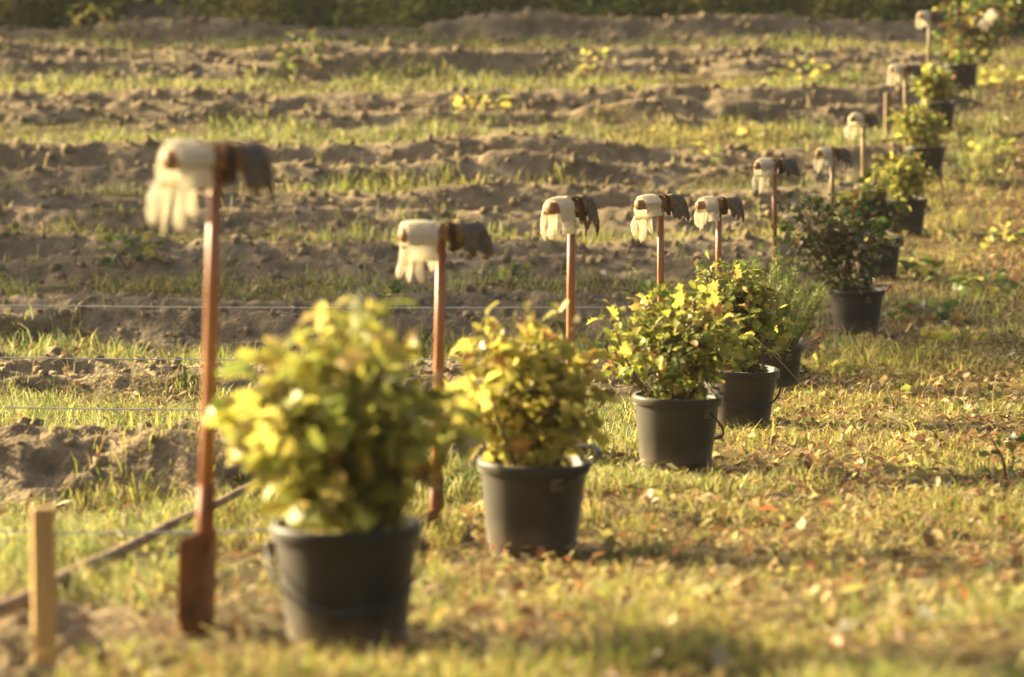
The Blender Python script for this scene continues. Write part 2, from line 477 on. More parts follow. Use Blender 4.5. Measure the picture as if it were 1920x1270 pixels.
def build_grass():
    xs, yS, hs, ws, cs = [], [], [], [], []
    for (n, y0, y1, pw, hh, ww) in ((300000, 6.6, 13, 1, .048, .0042), (330000, 12, 21, 1, .052, .0048), (330000, 20, 43, 1, .075, .0075)):
        x, y = frustum_points(n, y0, y1, pw)
        h, s = field(x, y)
        tuft = fbm(x * 3.2, y * 3.2, 51, 3)
        left = (x < spade_line(y)) & (y > 13.6 + .6 * (tuft - .5))
        bank = sstep(23.5, 25.5, y) * sstep(.45, .8, x - spade_line(y))
        patch = sstep(.36, .56, fbm(x * 1.1 + 5, y * 1.1, 57, 3))
        dens = (1 - s * .95) * np.where(left, .75 + .4 * sstep(.38, .6, tuft), (.12 + 1.2 * sstep(.38, .60, tuft)) * (.18 + .82 * patch)) * (1 - .85 * bank)
        k = rng.random(len(x)) < dens
        x, y, tuft, left = x[k], y[k], tuft[k], left[k]
        nn = len(x)
        c1 = pick_palette([STRAW, YEL, YG, GRN, BRN, PALE], [.25, .26, .22, .10, .14, .03], nn)
        c2 = pick_palette([STRAW, YEL, YG, GRN, PALE, SAGE], [.10, .12, .30, .20, .04, .24], nn)
        gr = sstep(.40, .58, fbm(x * .55, y * .55, 61, 3) + .10 * left + .12 * sstep(19, 21, y) * sstep(27, 25, y))  # paler sage favoured in the tree-shaded strips, their shade tone put into the colour
        c = np.where((rng.random(nn) < gr)[:, None], c2, c1)
        xs.append(x); yS.append(y); cs.append(c)
        hs.append(hh * (.30 + 1.3 * rng.random(nn) ** 2.2) * (.45 + 1.15 * sstep(.38, .68, tuft)))
        ws.append(np.full(nn, ww) * (.6 + .8 * rng.random(nn)))
    # dead straw lying about
    x, y = frustum_points(130000, 6.6, 30)
    h, s = field(x, y)
    k = (rng.random(len(x)) < (1 - s)) & (rng.random(len(x)) < .35 + .65 * sstep(-.3, .4, x - spade_line(y)))
    x, y = x[k], y[k]; nn = len(x); flat0 = sum(len(q) for q in xs)
    xs.append(x); yS.append(y); cs.append(pick_palette([STRAW, PALE, BRN, (.40, .25, .10)], [.35, .17, .22, .26], nn)); hs.append(.045 + .075 * rng.random(nn) ** 1.5); ws.append(.0028 + .003 * rng.random(nn))
    x = np.concatenate(xs); y = np.concatenate(yS); H = np.concatenate(hs); W = np.concatenate(ws); C = np.concatenate(cs)
    n = len(x)
    h, s = field(x, y)
    z = base(y) + h - .006
    flat = np.arange(n) >= flat0
    trod = np.ones(n)
    for p in PADS[1:]:       # trodden short in front of and round the buckets
        trod *= 1 - .72 * np.exp(-(((x - p.x) / .34) ** 2 + ((y - p.y + .16) / .38) ** 2) ** 2)
    H = H * np.where(flat, .4 + .6 * trod, trod)
    a = rng.random(n) * 2 * np.pi
    lean = np.where(flat, 1.6 + .8 * rng.random(n), .25 + 1.1 * rng.random(n)) * H
    b = rng.random(n) * 2 * np.pi
    dx, dy = np.cos(b) * lean, np.sin(b) * lean
    wx, wy = np.cos(a) * W * .5, np.sin(a) * W * .5
    B = np.stack([x, y, z], 1)
    off = np.stack([wx, wy, 0 * wx], 1)
    mid = B + np.stack([dx * np.where(flat, .5, .32), dy * np.where(flat, .5, .32), H * np.where(flat, .5, .62)], 1)
    tip = B + np.stack([dx, dy, H * np.where(flat, .15 + .5 * rng.random(n), 1.0 - .35 * (lean / H - .25))], 1)
    V = np.stack([B - off, B + off, mid + off * .8, mid - off * .8, tip], 1).reshape(-1, 3)
    i = np.arange(n) * 5
    q = np.stack([i, i + 1, i + 2, i + 3], 1); t = np.stack([i + 3, i + 2, i + 4], 1)
    o = link('grass', mesh_big('grass', V, q, t, M['grass'], np.repeat(C, 5, 0)))
    tag(o, 'short dry autumn grass, yellow and green, over the clearing', 'grass', None, 'stuff')
    print('grass blades', n)


build_grass()


def build_litter():
    """small dry leaf and straw scraps, too many to count"""
    x1, y1 = frustum_points(34000, 6.6, 20); x2, y2 = frustum_points(60000, 18, 42)
    x = np.concatenate([x1, x2]); y = np.concatenate([y1, y2])
    h, s = field(x, y)
    right = sstep(-.4, .5, x - spade_line(y))
    k = rng.random(len(x)) < (.15 + .85 * right) * (1 - .7 * s) * np.where((y < 24.5) | (x > spade_line(y) + .75), 1, .4)
    x, y, h = x[k], y[k], h[k]
    n = len(x)
    z = base(y) + h + .012 + .03 * rng.random(n)
    L = .008 + .024 * rng.random(n) ** 3 + .0006 * y
    Wd = L * (.25 + .5 * rng.random(n))
    a = rng.random(n) * 2 * np.pi; tl = rng.normal(0, .45, n); tw = rng.normal(0, .5, n)
    d = np.stack([np.cos(a) * np.cos(tl), np.sin(a) * np.cos(tl), np.sin(tl)], 1)
    sd = np.stack([-np.sin(a) * np.cos(tw), np.cos(a) * np.cos(tw), np.sin(tw)], 1)
    c = np.stack([x, y, z], 1)
    up = np.array([0, 0, 1.]) * (L * .18)[:, None]
    V = np.stack([c - d * L[:, None], c - sd * Wd[:, None] + up, c + d * L[:, None], c + sd * Wd[:, None] + up], 1).reshape(-1, 3)
    i = np.arange(n) * 4
    t = np.concatenate([np.stack([i, i + 1, i + 2], 1), np.stack([i, i + 2, i + 3], 1)])
    C = pick_palette([(.46, .34, .14), (.36, .21, .08), (.46, .16, .05), (.18, .095, .04), (.60, .52, .30), (.36, .34, .08), (.76, .72, .58)], [.22, .15, .03, .33, .05, .21, .01], n)
    red = (y > 24.5) & (x > spade_line(y) + .75) & (rng.random(n) < .75)
    C[red] = C[red] * .35 + np.array([.29, .165, .085]) * .65  # reddish bank litter, its colour darkened to stand in for shade
    o = link('leaf_litter', mesh_big('leaf_litter', V, None, t, M['litter'], np.repeat(C, 4, 0), False))
    tag(o, 'scraps of dry fallen leaves and straw scattered in the grass', 'leaf litter', None, 'stuff')


build_litter()


def build_clods():
    x, y = frustum_points(90000, 7, 43)
    h, s = field(x, y)
    k = rng.random(len(x)) < s ** 2 * .55
    x, y, h = x[k], y[k], h[k]
    n = len(x)
    r = .006 + (.012 + .0007 * y) * rng.random(n) ** 2.5
    t = (1 + 5 ** .5) / 2
    ic = np.array([(-1, t, 0), (1, t, 0), (-1, -t, 0), (1, -t, 0), (0, -1, t), (0, 1, t), (0, -1, -t), (0, 1, -t), (t, 0, -1), (t, 0, 1), (-t, 0, -1), (-t, 0, 1)]) / 1.9
    fc = np.array([(0, 11, 5), (0, 5, 1), (0, 1, 7), (0, 7, 10), (0, 10, 11), (1, 5, 9), (5, 11, 4), (11, 10, 2), (10, 7, 6), (7, 1, 8), (3, 9, 4), (3, 4, 2), (3, 2, 6), (3, 6, 8), (3, 8, 9), (4, 9, 5), (2, 4, 11), (6, 2, 10), (8, 6, 7), (9, 8, 1)])
    V = ic[None] * r[:, None, None] * (.6 + .8 * rng.random((n, 12, 1))) * (.7 + .7 * rng.random((n, 1, 3)))
    V += np.stack([x, y, base(y) + h + r * .15], 1)[:, None]
    F = (fc[None] + (np.arange(n) * 12)[:, None, None]).reshape(-1, 3)
    o = link('soil_clods', mesh_big('soil_clods', V.reshape(-1, 3), None, F, M['soil']))
    tag(o, 'crumbled brown soil clods along the ploughed rows', 'soil', None, 'stuff')
    print('clods', n)


build_clods()

# ------------------------------------------------------------------ oak leaf
def oak_leaf_mesh(name, L, mat, curl, seed, n=7):
    rr = random.Random(seed)
    prof = [.03, .17, .11, .32, .17, .43, .21, .38, .15, .06]
    m = len(prof)
    v, f = [], []
    for i in range(m):
        t = i / (m - 1)
        w_ = prof[i] * L * rr.uniform(.85, 1.15)
        fold = .35
        bend = curl * (t ** 2) * L
        y = t * L
        v += [(-w_, y + (.04 * L if i % 2 else 0), w_ * fold + bend + rr.uniform(-.02, .02) * L), (0, y, bend), (w_ * rr.uniform(.85, 1.15), y + (.04 * L if i % 2 else 0), w_ * fold + bend + rr.uniform(-.02, .02) * L)]
    for i in range(m - 1):
        a, b = i * 3, i * 3 + 3
        f += [(a, a + 1, b + 1, b), (a + 1, a + 2, b + 2, b + 1)]
    return mesh_small(name, v, f, mat)


def leaf_set(mat, tagname):
    return [oak_leaf_mesh('leaf_' + tagname, 1.0, M[mat], c, sd) for c, sd in ((-.25, 1), (.15, 2), (-.45, 3), (-.1, 4), (-.6, 5))]


LEAF = {k: leaf_set('leaf_' + k, k) for k in ('yellow', 'gold', 'mixed', 'green', 'dark')}


def orient(d, up_hint, roll):
    y = d.normalized()
    x = y.cross(up_hint)
    if x.length < 1e-3: x = y.cross(Vector((1, 0, 0)))
    x.normalize(); z = x.cross(y)
    q = Matrix((x, y, z)).transposed().to_quaternion()
    return q @ Quaternion((0, 1, 0), roll)


def seedling_bundle(origin, rimz, W, H, n_leaf, kind, label, seed, lean=(0, 0), size=.075, n_stem=9, inner=220, top=1.0, low=.0):
    """a bunch of oak seedlings rising out of a bucket: origin = bucket base centre"""
    rr = random.Random(seed)
    root = empty('oak_seedling_bundle', origin, label, 'seedlings', 'seedling bundles in the bucket row')
    mb = MB()
    mb.lathe([(.0, .0), (.05, .002), (.10, -.008), (.132, -.012)], 18)
    link('root_soil', mb.mesh('root_soil', M['rootsoil']), root, (0, 0, rimz - .045))
    spots = []
    for k in range(n_stem):
        a = 2 * math.pi * (k + rr.random() * .7) / n_stem
        rad = rr.uniform(.15, 1) ** .7
        hh = H * (1.02 - .45 * rad ** 2) * rr.uniform(.8, 1.0)
        p0 = Vector((math.cos(a) * .06 * rad, math.sin(a) * .06 * rad, rimz - .05))
        p3 = Vector((math.cos(a) * W * .5 * rad + lean[0], math.sin(a) * W * .42 * rad + lean[1], rimz + hh))
        pts = []
        for i in range(8):
            t = i / 7
            q = p0.lerp(p3, t)
            out = math.sin(t * math.pi) * .03
            q += Vector((math.cos(a) * out + rr.uniform(-.006, .006), math.sin(a) * out + rr.uniform(-.006, .006), 0))
            pts.append(q)
        b = MB(); b.tube(pts, [.0055 * (1 - .7 * i / 7) + .0008 for i in range(8)], 6)
        link('stem', b.mesh('stem', M['twig']), root)
    zc = rimz + H * (.52 + low * .0)
    cz0 = rimz - .01 + low
    def sample(shell):
        while True:
            d = Vector((rr.gauss(0, 1), rr.gauss(0, 1), rr.gauss(0, 1)))
            if d.length > .1: break
        d.normalize()
        r = (rr.uniform(.72, 1.04) if shell else rr.uniform(.1, 1.0))
        bl = 1 + .24 * math.sin(d.x * 4 + seed) * math.cos(d.z * 5 + seed * 2) + .15 * math.sin(d.y * 9 + d.z * 7 + seed)
        p = Vector((d.x * W * .5 * r * bl, d.y * W * .46 * r * bl, (rimz + cz0 + H) / 2 - rimz / 2 + 0))
        zz = cz0 + (H + rimz - cz0) * (.5 + .5 * d.z * r * bl)
        t = (zz - rimz) / H
        taper = .62 + .5 * min(1, max(0, t * 1.9)) if t < .5 else 1.0
        return Vector((d.x * W * .5 * r * bl * taper + lean[0] * max(t, 0), d.y * W * .46 * r * bl * taper + lean[1] * max(t, 0), zz)), d
    for i in range(n_leaf):
        p, d = sample(rr.random() < .8)
        o = link('leaf', rr.choice(LEAF[kind]), root, p)
        dd = Vector((d.x, d.y, d.z * .5 + rr.uniform(-.5, .35))) + Vector((rr.gauss(0, .5), rr.gauss(0, .5), rr.gauss(0, .3)))
        o.rotation_mode = 'QUATERNION'
        o.rotation_quaternion = orient(dd, Vector((rr.gauss(0, .5), rr.gauss(0, .5), 1)), rr.gauss(0, .6))
        s = size * rr.uniform(.62, 1.25)
        o.scale = (s, s, s)
    # sprigs standing out of the bunch, with a few leaves each
    for k in range(3):
        a = rr.uniform(0, 6.28); e = rr.uniform(.35, 1.3)
        d = Vector((math.cos(a) * math.cos(e), math.sin(a) * math.cos(e), math.sin(e)))
        p0 = Vector((lean[0] * .4, lean[1] * .4, rimz + H * .4)); p1 = Vector((d.x * W * .54 + lean[0], d.y * W * .5 + lean[1], rimz + H * (.45 + .60 * d.z)))
        b = MB(); b.tube([p0, p0.lerp(p1, .5) + Vector((0, 0, .012)), p1], [.0028, .0022, .001], 5)
        link('stem', b.mesh('stem', M['twig']), root)
        for q in range(5):
            o = link('leaf', rr.choice(LEAF[kind]), root, p0.lerp(p1, .62 + .095 * q))
            o.rotation_mode = 'QUATERNION'
            o.rotation_quaternion = orient(d + Vector((rr.gauss(0, .7), rr.gauss(0, .7), rr.gauss(0, .4))), Vector((0, 0, 1)), rr.gauss(0, .6))
            sz = size * rr.uniform(.6, 1.1); o.scale = (sz, sz, sz)
    # the crowded inner leaves
    V, F, C = [], [], []
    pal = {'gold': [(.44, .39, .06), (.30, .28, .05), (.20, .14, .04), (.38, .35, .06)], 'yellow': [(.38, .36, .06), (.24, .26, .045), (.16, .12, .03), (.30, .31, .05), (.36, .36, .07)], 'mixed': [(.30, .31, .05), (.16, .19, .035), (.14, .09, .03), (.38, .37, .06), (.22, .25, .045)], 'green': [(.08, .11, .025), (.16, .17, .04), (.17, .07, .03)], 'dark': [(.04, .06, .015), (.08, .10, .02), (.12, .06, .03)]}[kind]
    for i in range(inner):
        p, d = sample(False)
        q = orient(Vector((rr.gauss(0, 1), rr.gauss(0, 1), rr.gauss(0, .6))), Vector((0, .2, 1)), rr.gauss(0, .8))
        s = size * rr.uniform(.6, 1.05); n0 = len(V); c = rr.choice(pal)
        for lv in ((0, 0, 0), (-.26, .30, .06), (-.13, .42, .02), (-.40, .66, .09), (-.17, .78, .02), (0, 1.0, -.05), (.17, .78, .02), (.40, .66, .09), (.13, .42, .02), (.26, .30, .06)):
            V.append(p + q @ (Vector(lv) * s)); C.append(c)
        F += [(n0, n0 + 1, n0 + 2), (n0, n0 + 2, n0 + 8), (n0, n0 + 8, n0 + 9), (n0 + 2, n0 + 3, n0 + 4), (n0 + 2, n0 + 4, n0 + 6), (n0 + 2, n0 + 6, n0 + 8), (n0 + 8, n0 + 6, n0 + 7), (n0 + 4, n0 + 5, n0 + 6)]
    if inner:
        o = link('inner_leaves', mesh_big('inner_leaves', np.array([tuple(v) for v in V]), None, np.array(F), M['inner'], np.array(C), False), root)
        o['kind'] = 'stuff'
    return root


# ------------------------------------------------------------------ bucket
BH = .275
def bucket_meshes(mat):
    b = MB()
    b.lathe([(.0, .004), (.108, .004), (.114, .0), (.118, .006), (.1205, .034), (.1265, .040), (.1275, .05), (.1495, .255), (.1495, BH - .004), (.1465, BH - .006), (.124, .05), (.0, .045)], 48)
    body = b.mesh('bucket_body', M[mat])
    r = MB()
    r.lathe([(.150, .247), (.1575, .246), (.1600, .250), (.1605, .268), (.1585, .2745), (.153, .277), (.1475, .2745), (.1475, .262)], 48)
    rim = r.mesh('bucket_rim', M[mat])
    l = MB()
    v = [(-.02, 0, -.018), (.02, 0, -.018), (.016, 0, .014), (-.016, 0, .014), (-.017, .014, -.015), (.017, .014, -.015), (.013, .014, .012), (-.013, .014, .012)]
    l.add(v, [(3, 2, 1, 0), (4, 5, 6, 7), (0, 1, 5, 4), (1, 2, 6, 5), (2, 3, 7, 6), (3, 0, 4, 7)])
    lug = l.mesh('bucket_lug', M[mat], False)
    return body, rim, lug


BM = {k: bucket_meshes(k) for k in ('bucket', 'bucketdark')}
bail_mb = MB()
bail_mb.tube([(0, .166 * math.cos(math.pi * k / 20), .200 * math.sin(math.pi * k / 20)) for k in range(21)], [.0042 + (.005 if 7 <= k <= 13 else 0) for k in range(21)], 8)
BAIL = bail_mb.mesh('bail', M['bail'])


def bucket(loc, label, mat, bail_yaw, bail_tilt, tilt=(0, 0), yaw=0):
    root = empty('bucket', loc, label, 'bucket', 'buckets in a row along the furrow ends')
    root.rotation_euler = (tilt[0], tilt[1], yaw)
    body, rim, lug = BM[mat]
    bo = link('body', body, root)
    link('rim', rim, root)
    for s in (0, 1):
        a = bail_yaw + math.pi * s
        o = link('lug', lug, root, (math.cos(a + math.pi / 2) * .150, math.sin(a + math.pi / 2) * .150, .228))
        o.rotation_euler = (0, 0, a)
    o = link('bail_handle', BAIL, root, (0, 0, .228))
    o.rotation_euler = Matrix.Rotation(bail_yaw, 3, 'Z').__matmul__(Matrix.Rotation(bail_tilt, 3, 'Y')).to_euler()
    return root


# ------------------------------------------------------------------ spade
def spade_meshes(mat):
    s = MB()
    # shaft: rounded square section, z measured down from the grip (0) to the socket (-.80)
    r = .0155
    s.tube([(0, 0, -.005), (0, 0, -.3), (0, 0, -.6), (0, 0, -.76)], [r * .92, r, r * 1.06, r * 1.12], 10)
    shaft = s.mesh('spade_shaft', M[mat])
    k = MB()
    k.tube([(0, 0, -.70), (0, 0, -.79), (0, 0, -.84)], [.0195, .021, .014], 12)
    socket = k.mesh('spade_socket', M['rust'])
    b = MB()
    nx, nz, W, H = 8, 8, .098, .29
    v, f = [], []
    for side in (0, 1):
        for j in range(nz + 1):
            t = j / nz
            for i in range(nx + 1):
                u = i / nx * 2 - 1
                wd = W * (1 - .10 * t - (.75 * max(0, (t - .72) / .28) ** 2.2))
                sh = .0 if t > .08 else (.08 - t) * .25 * abs(u)
                y = .016 * u * u - .010 * math.exp(-(u / .25) ** 2) * (1 - t) + (.0016 if side else -.0016)
                v.append((u * wd, y, -.79 - t * H - sh))
    n1 = (nx + 1) * (nz + 1)
    for side in (0, 1):
        for j in range(nz):
            for i in range(nx):
                a = side * n1 + j * (nx + 1) + i
                q = [a, a + 1, a + nx + 2, a + nx + 1]
                f.append(q if side else q[::-1])
    ring = [i for i in range(nx + 1)] + [j * (nx + 1) + nx for j in range(1, nz + 1)] + [nz * (nx + 1) + i for i in range(nx - 1, -1, -1)] + [j * (nx + 1) for j in range(nz - 1, 0, -1)]
    for a, c in zip(ring, ring[1:] + ring[:1]): f.append([a, c, c + n1, a + n1])
    b.add(v, f)
    blade = b.mesh('spade_blade', M['rust'])
    g = MB()
    g.tube([(-.135, 0, 0), (-.131, 0, 0), (-.12, 0, 0), (-.04, 0, .001), (0, 0, .002), (.04, 0, .001), (.12, 0, 0), (.131, 0, 0), (.135, 0, 0)], [.012, .019, .0225, .0205, .022, .0205, .0225, .019, .012], 14)
    grip = g.mesh('spade_grip', M['grip'])
    return shaft, socket, blade, grip


SP = {k: spade_meshes(k) for k in ('wood', 'woodpale')}
GRIP_R = .0235


# ------------------------------------------------------------------ glove draped over the grip
def drape(u, s, wn, flare=0.0, gap=.002):
    """u along the grip, s along the glove over the grip, wn outwards -> point in grip frame (x along grip, y across, z up)"""
    r = GRIP_R + gap + wn
    q = math.pi / 2 * (GRIP_R + gap)
    if abs(s) <= q:
        a = s / (GRIP_R + gap)
        return Vector((u, math.sin(a) * r, math.cos(a) * r))
    sg = 1 if s > 0 else -1
    d = abs(s) - q
    wn = wn + d * .07 * math.sin(u * 95 + sg * 1.3) + .0016 * math.sin(u * 210 + s * 90)
    r = GRIP_R + gap + wn
    return Vector((u, sg * (r + flare * d - .9 * d * d), -d))


def flat_tube(path, half, thick, flare, n=10):
    """soft flattened tube following the drape; path = [(u, s)], half widths"""
    v, f = [], []
    m = len(path)
    for i, (u, s) in enumerate(path):
        for k in range(n):
            a = 2 * math.pi * k / n
            v.append(drape(u + math.cos(a) * half[i], s, thick[i] * (1 + math.sin(a)), flare))
    for i in range(m - 1):
        for k in range(n): f.append([i * n + k, i * n + (k + 1) % n, (i + 1) * n + (k + 1) % n, (i + 1) * n + k])
    f.append(list(range(n))[::-1]); f.append([(m - 1) * n + k for k in range(n)])
    return v, f


def make_glove(seed, matname, cuffmat, splay=1.0, fold=.0):
    """meshes of one work glove: palm, cuff, four fingers, thumb. +s side carries the fingers"""
    rr = random.Random(seed)
    out = []
    def wr(i): return rr.uniform(-.003, .003)
    path = [(wr(i), -.075 + fold + i * .0152) for i in range(11)]
    half = [.044, .046, .047, .048, .049, .050, .050, .050, .049, .047, .044]
    th = [.007 + rr.uniform(0, .004) for _ in path]
    b = MB(); b.add(*flat_tube(path, half, th, .15, 16)); out.append(('palm', b.mesh('glove_palm', M[matname])))
    s_end = path[-1][1]
    b = MB(); b.add(*flat_tube([(wr(i), -.066 + fold - i * .009) for i in range(7)], [.042, .0405, .040, .0405, .042, .044, .045], [.008, .0085, .009, .0085, .009, .0095, .008], .15, 16)); out.append(('cuff', b.mesh('glove_cuff', M[cuffmat])))
    for k in range(4):
        u0 = (-.033 + .022 * k)
        ln = (.096, .112, .106, .086)[k] * rr.uniform(.92, 1.05)
        sp = (-.018 + .012 * k) * splay + rr.uniform(-.006, .006)
        pts, hf, t2 = [], [], []
        curl = rr.uniform(-.006, .006)
        for i in range(8):
            t = i / 7
            pts.append((u0 + sp * t + curl * math.sin(t * 3) + rr.uniform(-.0015, .0015), s_end - .014 + ln * t)); hf.append(.0128 * (1 - .12 * t) * (1 if i < 6 else (.86 if i == 6 else .45)))
            t2.append((.0075 + .003 * math.sin(t * 6 + k)) * (1 if i < 6 else (.8 if i == 6 else .4)))
        b = MB(); b.add(*flat_tube(pts, hf, t2, rr.uniform(.05, .35))); out.append(('finger', b.mesh('glove_finger', M[matname])))
    pts = [(.046 + .010 * math.sin(i / 6 * 2.4), .0 + fold + i * .0115) for i in range(7)]
    b = MB(); b.add(*flat_tube(pts, [.013, .0135, .0135, .013, .0125, .0105, .005], [.008, .008, .008, .008, .0075, .006, .003], .25)); out.append(('thumb', b.mesh('glove_thumb', M[matname])))
    return out


def sheet(u0, u1, s0, s1, nu, ns, lift, thick, flare, wob, rr, fall=0.0):
    """double-layered cloth laid across the grip"""
    v, f = [], []
    ph = rr.uniform(0, 6)
    for side in (0, 1):
        for i in range(nu + 1):
            for k in range(ns + 1):
                t, q = i / nu, k / ns
                u = u0 + (u1 - u0) * t + wob * math.sin(q * 9 + ph) * (t - .5)
                hem = 1 + wob * 6 * math.sin(t * 5 + ph)
                v.append(drape(u, (s0 + (s1 - s0) * q) * hem, lift + side * thick + wob * .5 * math.sin(t * 8 + q * 11 + ph) + wob * .5, flare))
                e = max(0, (t - .45) / .55) ** 2
                v[-1].z -= fall * e * (1 + .25 * math.sin(q * 7 + ph)); v[-1].y *= 1 - .35 * e * (fall / .05); v[-1].x -= fall * .25 * e
    n1 = (nu + 1) * (ns + 1)
    for side in (0, 1):
        for i in range(nu):
            for k in range(ns):
                a = side * n1 + i * (ns + 1) + k
                q = [a, a + ns + 1, a + ns + 2, a + 1]
                f.append(q if side else q[::-1])
    ring = [i * (ns + 1) for i in range(nu + 1)] + [nu * (ns + 1) + k for k in range(1, ns + 1)] + [i * (ns + 1) + ns for i in range(nu - 1, -1, -1)] + [k for k in range(ns - 1, 0, -1)]
    for a, c in zip(ring, ring[1:] + ring[:1]): f.append([a, c, c + n1, a + n1])
    return v, f


def make_glove_along(seed, matname, droop=.09):
    """work glove laid lengthwise on the grip: cuff by the shaft, fingers past the grip end"""
    rr = random.Random(seed)
    out = []
    fall = (.045, .02, .055, .035)[seed - 11]
    b = MB(); b.add(*sheet(.030, .122, -.088 - .004 * (seed % 3), .094 - .008 * (seed % 4), 9, 18, .003, .007, .12, .005, rr, fall)); out.append(('palm', b.mesh('glove_palm', M[matname])))
    b = MB(); b.add(*sheet(.006, .034, -.048, .046, 4, 14, .006, .004, .1, .002, rr)); out.append(('cuff', b.mesh('glove_cuff', M['orangecuff'])))
    b = MB(); b.add(*sheet(-.012, .009, -.088, .090, 4, 18, .007, .005, .1, .004, rr)); (b.add(*sheet(.020, .036, .052, .095, 3, 8, .004, .004, .1, .003, rr)) if seed == 11 else None); out.append(('cuff_hem', b.mesh('glove_cuff_hem', M['browncuff'])))
    for k in range(4):
        s0 = (-.046 + .030 * k)
        p = drape(.112, s0, .006, .12); p.z -= fall * .75; p.y *= 1 - .28 * fall / .05; p.x -= fall * .18
        L = (.052, .064, .060, .048)[k]
        d = Vector((.8, .02 * (k - 1.5), -.35)).normalized()
        pts, rd = [p - d * .012, p], [.011, .0115]
        q = p.copy()
        for i in range(6):
            d = (d + Vector((0, 0, -droop * 9 * rr.uniform(.8, 1.3)))).normalized()
            q = q + d * (L / 6); pts.append(q.copy()); rd.append(.0115 if i < 4 else (.0098 if i == 4 else .005))
        b = MB(); b.tube(pts, rd, 10, squash=.75); out.append(('finger', b.mesh('glove_finger', M[matname])))
    p = drape(.075, .050, .004, .12)
    b = MB(); b.tube([p, p + Vector((.012, .008, -.02)), p + Vector((.022, .010, -.04)), p + Vector((.028, .008, -.056)), p + Vector((.030, .006, -.062))], [.011, .012, .0115, .0095, .004], 10, squash=.75); out.append(('thumb', b.mesh('glove_thumb', M[matname])))
    return out


GLOVES_C = [make_glove(s, 'cream', c, sp, fo) for s, c, sp, fo in ((1, 'cream', .45, .022), (2, 'cream', .2, .03), (3, 'cream', .8, .008), (4, 'cream', .1, .0), (5, 'cream', .6, -.012))]
GLOVES_G = [make_glove_along(s, 'greyfab', dr) for s, dr in ((11, .16), (12, .05), (13, .22), (14, .10))]


def add_glove(frame, u0, meshes, flip, name, label, group, extra=0.0):
    root = empty(name, (0, 0, 0), label, 'glove', group)
    m = frame @ Matrix.Translation((u0, 0, 0))
    if flip: m = m @ Matrix.Rotation(math.pi, 4, 'Z')
    m = m @ Matrix.Rotation(extra, 4, 'Z')
    root.matrix_world = m
    for nm, me in meshes: link(nm, me, root)
    return root


SPADE_POS = {}
def spade(i, top, d, yaw, label, mat='wood', dx=0.0, blade_yaw=None, gl=None, tiltx=0.0):
    """top = photo pixel of the grip's middle; d depth; dx = how far the foot stands right of the grip (photo px)"""
    T = P(top[0], top[1], d)
    foot_x = T.x + dx * d / FPX
    foot = Vector((foot_x, T.y + tiltx, 0)); foot.z = hz(foot.x, foot.y)
    ax = (T - foot); L = ax.length; ax.normalize()
    root = empty('spade', foot, label, 'spade', 'spades standing along the furrow ends')
    xh = Vector((math.sin(yaw), math.cos(yaw), 0))
    xh = (xh - ax * xh.dot(ax)).normalized(); yh = ax.cross(xh)
    rot = Matrix((xh, yh, ax)).transposed()
    root.rotation_euler = rot.to_euler()
    shaft, socket, blade, grip = SP[mat]
    link('shaft', shaft, root, (0, 0, L)); link('grip', grip, root, (0, 0, L))
    by = (blade_yaw - yaw) if blade_yaw is not None else 0
    bo = link('blade', blade, root, (0, 0, L)); bo.rotation_euler = (0, 0, -by)
    so = link('socket', socket, root, (0, 0, L))
    print('spade', i, 'L=%.2f' % L, 'foot', [round(c, 2) for c in foot])
    return Matrix.Translation(T) @ rot.to_4x4()


ORD = ['first', 'second', 'third', 'fourth', 'fifth', 'sixth', 'seventh', 'eighth', 'ninth', 'tenth']
#  top px, depth offset from bucket, yaw of the grip (from straight-ahead, clockwise), dx foot, material
SPD = [((405, 300), depth[0] + .12, 50, -33, 'wood', 21), ((828, 440), depth[1] + .25, 62, -12, 'wood', 18), ((1072, 388), depth[2] + .15, 38, -3, 'wood', 50),
       ((1238, 382), depth[3] + .2, 52, 4, 'wood', 60), ((1348, 384), depth[4] + .2, 60, 0, 'wood', 50), ((1452, 310), depth[5] + .1, 60, 4, 'wood', 50),
       ((1562, 288), depth[6] + .1, 60, -4, 'woodpale', 50), ((1618, 222), depth[7] + .1, 45, 4, 'woodpale', 50), ((1697, 130), depth[8] + .1, 70, 4, 'woodpale', 50), ((1743, 30), depth[9] + .1, 50, -2, 'woodpale', 50)]
SP_LABEL = ['tall blurred spade at the left with rust-red blade, nearest the camera',
            'spade standing between the two nearest buckets, orange wooden shaft',
            'spade whose shaft rises behind the second yellow seedling bundle',
            'spade whose shaft rises out of the third bucket\'s green seedlings',
            'spade just behind the fourth bucket, glove pair facing the next spade',
            'spade with thin dark shaded shaft left of the dark green seedlings',
            'pale shafted spade standing in shade above the dark green seedlings',
            'pale shafted spade left of the yellow seedlings of the eighth bucket',
            'pale shafted spade beside the grey board stake far up the row',
            'farthest spade, pale shaft reaching the top edge of the picture']
GL_SIDE = ['nearest', 'second', 'third', 'fourth', 'fifth', 'sixth', 'seventh', 'eighth', 'ninth', 'farthest']
for i, (top, d, yaw, dx, mat, by) in enumerate(SPD):
    fr = spade(i, top, d, R(yaw), SP_LABEL[i], mat, dx, R(by))
    rr = random.Random(100 + i)
    add_glove(fr, -.072 + rr.uniform(-.006, .006), GLOVES_C[(i * 2 + i // 5) % 5 if i else 0], False, 'cream_work_glove', 'cream cotton work glove draped on the grip of the %s spade' % GL_SIDE[i], 'cream gloves on the spade grips', rr.uniform(-.3, .3))
    add_glove(fr, .016 + rr.uniform(-.003, .003), GLOVES_G[i % 4], False, 'grey_work_glove', 'grey coated work glove with brown cuff on the %s spade' % GL_SIDE[i], 'grey gloves on the spade grips', 0.0)

